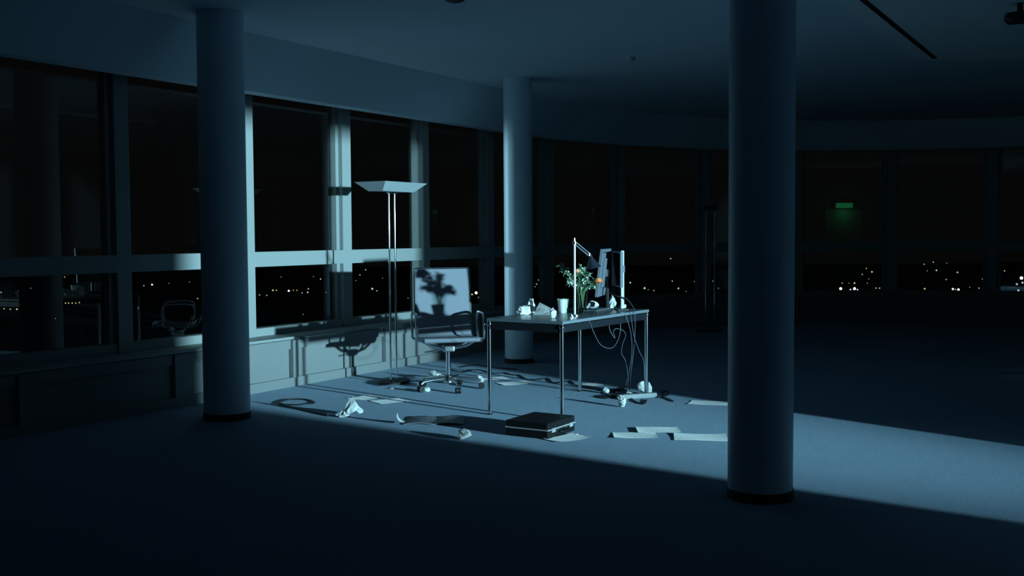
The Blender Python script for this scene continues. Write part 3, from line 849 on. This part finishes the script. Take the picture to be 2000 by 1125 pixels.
def city(x, y, s, k):
    hgt = 6.0
    if x > 1040 and y > 562: y = 562 + (y - 562) * .25
    z = GZ + hgt
    p = at(x, y, z)
    sz = s * .8 * p.y / FPX
    m_ = MB()
    m_.tube([(0, 0, -hgt), (0, 0, -sz * .4)], .07, 5, 1)
    m_.lathe([(0, -sz * .5), (sz * .42, -sz * .32), (sz * .5, 0), (sz * .3, sz * .4), (0, sz * .5)], n=8)
    o = m_.build('street_lamp', [CL[k], POLE])
    o.location = p
    big = 'bright' if s >= 5 else 'small' if s >= 3 else 'tiny'
    tag(o, '%s %s city street lamp outside, %s' % (big, NAMES[k], zone(x)), 'street lamp', 'city lights ' + zone(x))
LIST = [(8, 603, 3, 'y'), (20, 604, 3, 'y'), (33, 604, 4, 'y'), (2, 571, 3, 'g'), (60, 563, 2, 'c'), (128, 592, 3, 'y'), (134, 592, 3, 'y'), (141, 592, 3, 'y'), (148, 592, 3, 'y'), (155, 591, 3, 'y'),
        (108, 622, 2, 'c'), (126, 541, 3, 'o'), (297, 556, 4, 'w'), (281, 558, 3, 'c'), (270, 602, 2, 'g'), (330, 553, 2, 'o'), (205, 575, 2, 'c'), (370, 551, 2, 'c'), (386, 583, 3, 'y'),
        (533, 567, 4, 'y'), (540, 567, 3, 'y'), (564, 568, 5, 'w'), (573, 567, 3, 'o'), (580, 567, 3, 'o'), (601, 571, 4, 'c'), (602, 564, 3, 'y'), (626, 545, 3, 'y'), (521, 577, 3, 'c'), (507, 576, 3, 'c'), (549, 541, 2, 'y'), (590, 572, 3, 'c'), (592, 614, 2, 'c'), (637, 571, 2, 'c'), (612, 540, 2, 'c'),
        (703, 537, 3, 'c'), (714, 527, 3, 'c'), (727, 564, 5, 'g'), (736, 568, 3, 'c'), (797, 582, 2, 'g'), (747, 543, 2, 'o'), (695, 548, 2, 'c'), (930, 572, 7, 'w'), (922, 575, 4, 'y'), (939, 574, 4, 'g'), (906, 574, 3, 'y'), (935, 581, 3, 'g'),
        (1048, 555, 3, 'g'), (1052, 547, 3, 'g'), (1045, 560, 2, 'y'), (1259, 565, 5, 'g'), (1310, 505, 3, 'y'), (1313, 549, 2, 'w'), (1357, 550, 3, 'g'), (1380, 550, 2, 'g'), (1392, 549, 2, 'c'), (1325, 567, 4, 'g'), (1368, 578, 5, 'w'), (1379, 577, 4, 'g'), (1231, 552, 4, 'g'), (1277, 584, 3, 'o'), (1216, 579, 4, 'o'), (1266, 577, 2, 'g'), (1403, 566, 2, 'c'), (1340, 590, 2, 'c'),
        (1642, 569, 7, 'w'), (1669, 569, 7, 'w'), (1661, 577, 5, 'c'), (1675, 577, 3, 'w'), (1645, 553, 3, 'o'), (1669, 553, 4, 'y'), (1684, 536, 3, 'c'), (1692, 524, 3, 'o'), (1703, 531, 4, 'y'), (1697, 545, 2, 'c'), (1694, 553, 2, 'y'),
        (1711, 565, 3, 'y'), (1718, 565, 3, 'y'), (1725, 565, 3, 'y'), (1732, 565, 3, 'y'), (1739, 565, 3, 'y'), (1732, 523, 3, 'c'), (1751, 538, 3, 'c'), (1728, 578, 2, 'y'), (1658, 553, 2, 'o'),
        (1805, 516, 3, 'c'), (1829, 528, 4, 'c'), (1823, 512, 2, 'w'), (1811, 529, 2, 'g'), (1848, 546, 3, 'c'), (1849, 514, 2, 'o'), (1870, 532, 4, 'c'), (1806, 570, 4, 'y'), (1861, 572, 5, 'w'), (1866, 575, 3, 'c'), (1872, 577, 6, 'w'), (1939, 529, 3, 'y'), (1962, 529, 3, 'g'), (1912, 565, 3, 'y'), (1894, 561, 2, 'g'), (1919, 545, 2, 'w'),
        (1995, 543, 8, 'w'), (1986, 555, 5, 'c'), (1997, 552, 5, 'c'), (1989, 582, 5, 'c')]
ORD = ['first', 'second', 'third', 'fourth', 'fifth', 'sixth', 'seventh', 'eighth', 'ninth', 'tenth', 'eleventh', 'twelfth']
for q in LIST: city(*q)
fam = {}
for o in list(COL.objects):
    if o.get('category') == 'street lamp': fam.setdefault(o['label'], []).append(o)
for lab, os_ in fam.items():
    if len(os_) < 2: continue
    os_.sort(key=lambda o: o.location.x / o.location.y)
    for k, o in enumerate(os_):
        a_, b_ = lab.split(' outside, ')
        o['label'] = '%s %s from the left, outside %s' % (ORD[k], a_, b_)
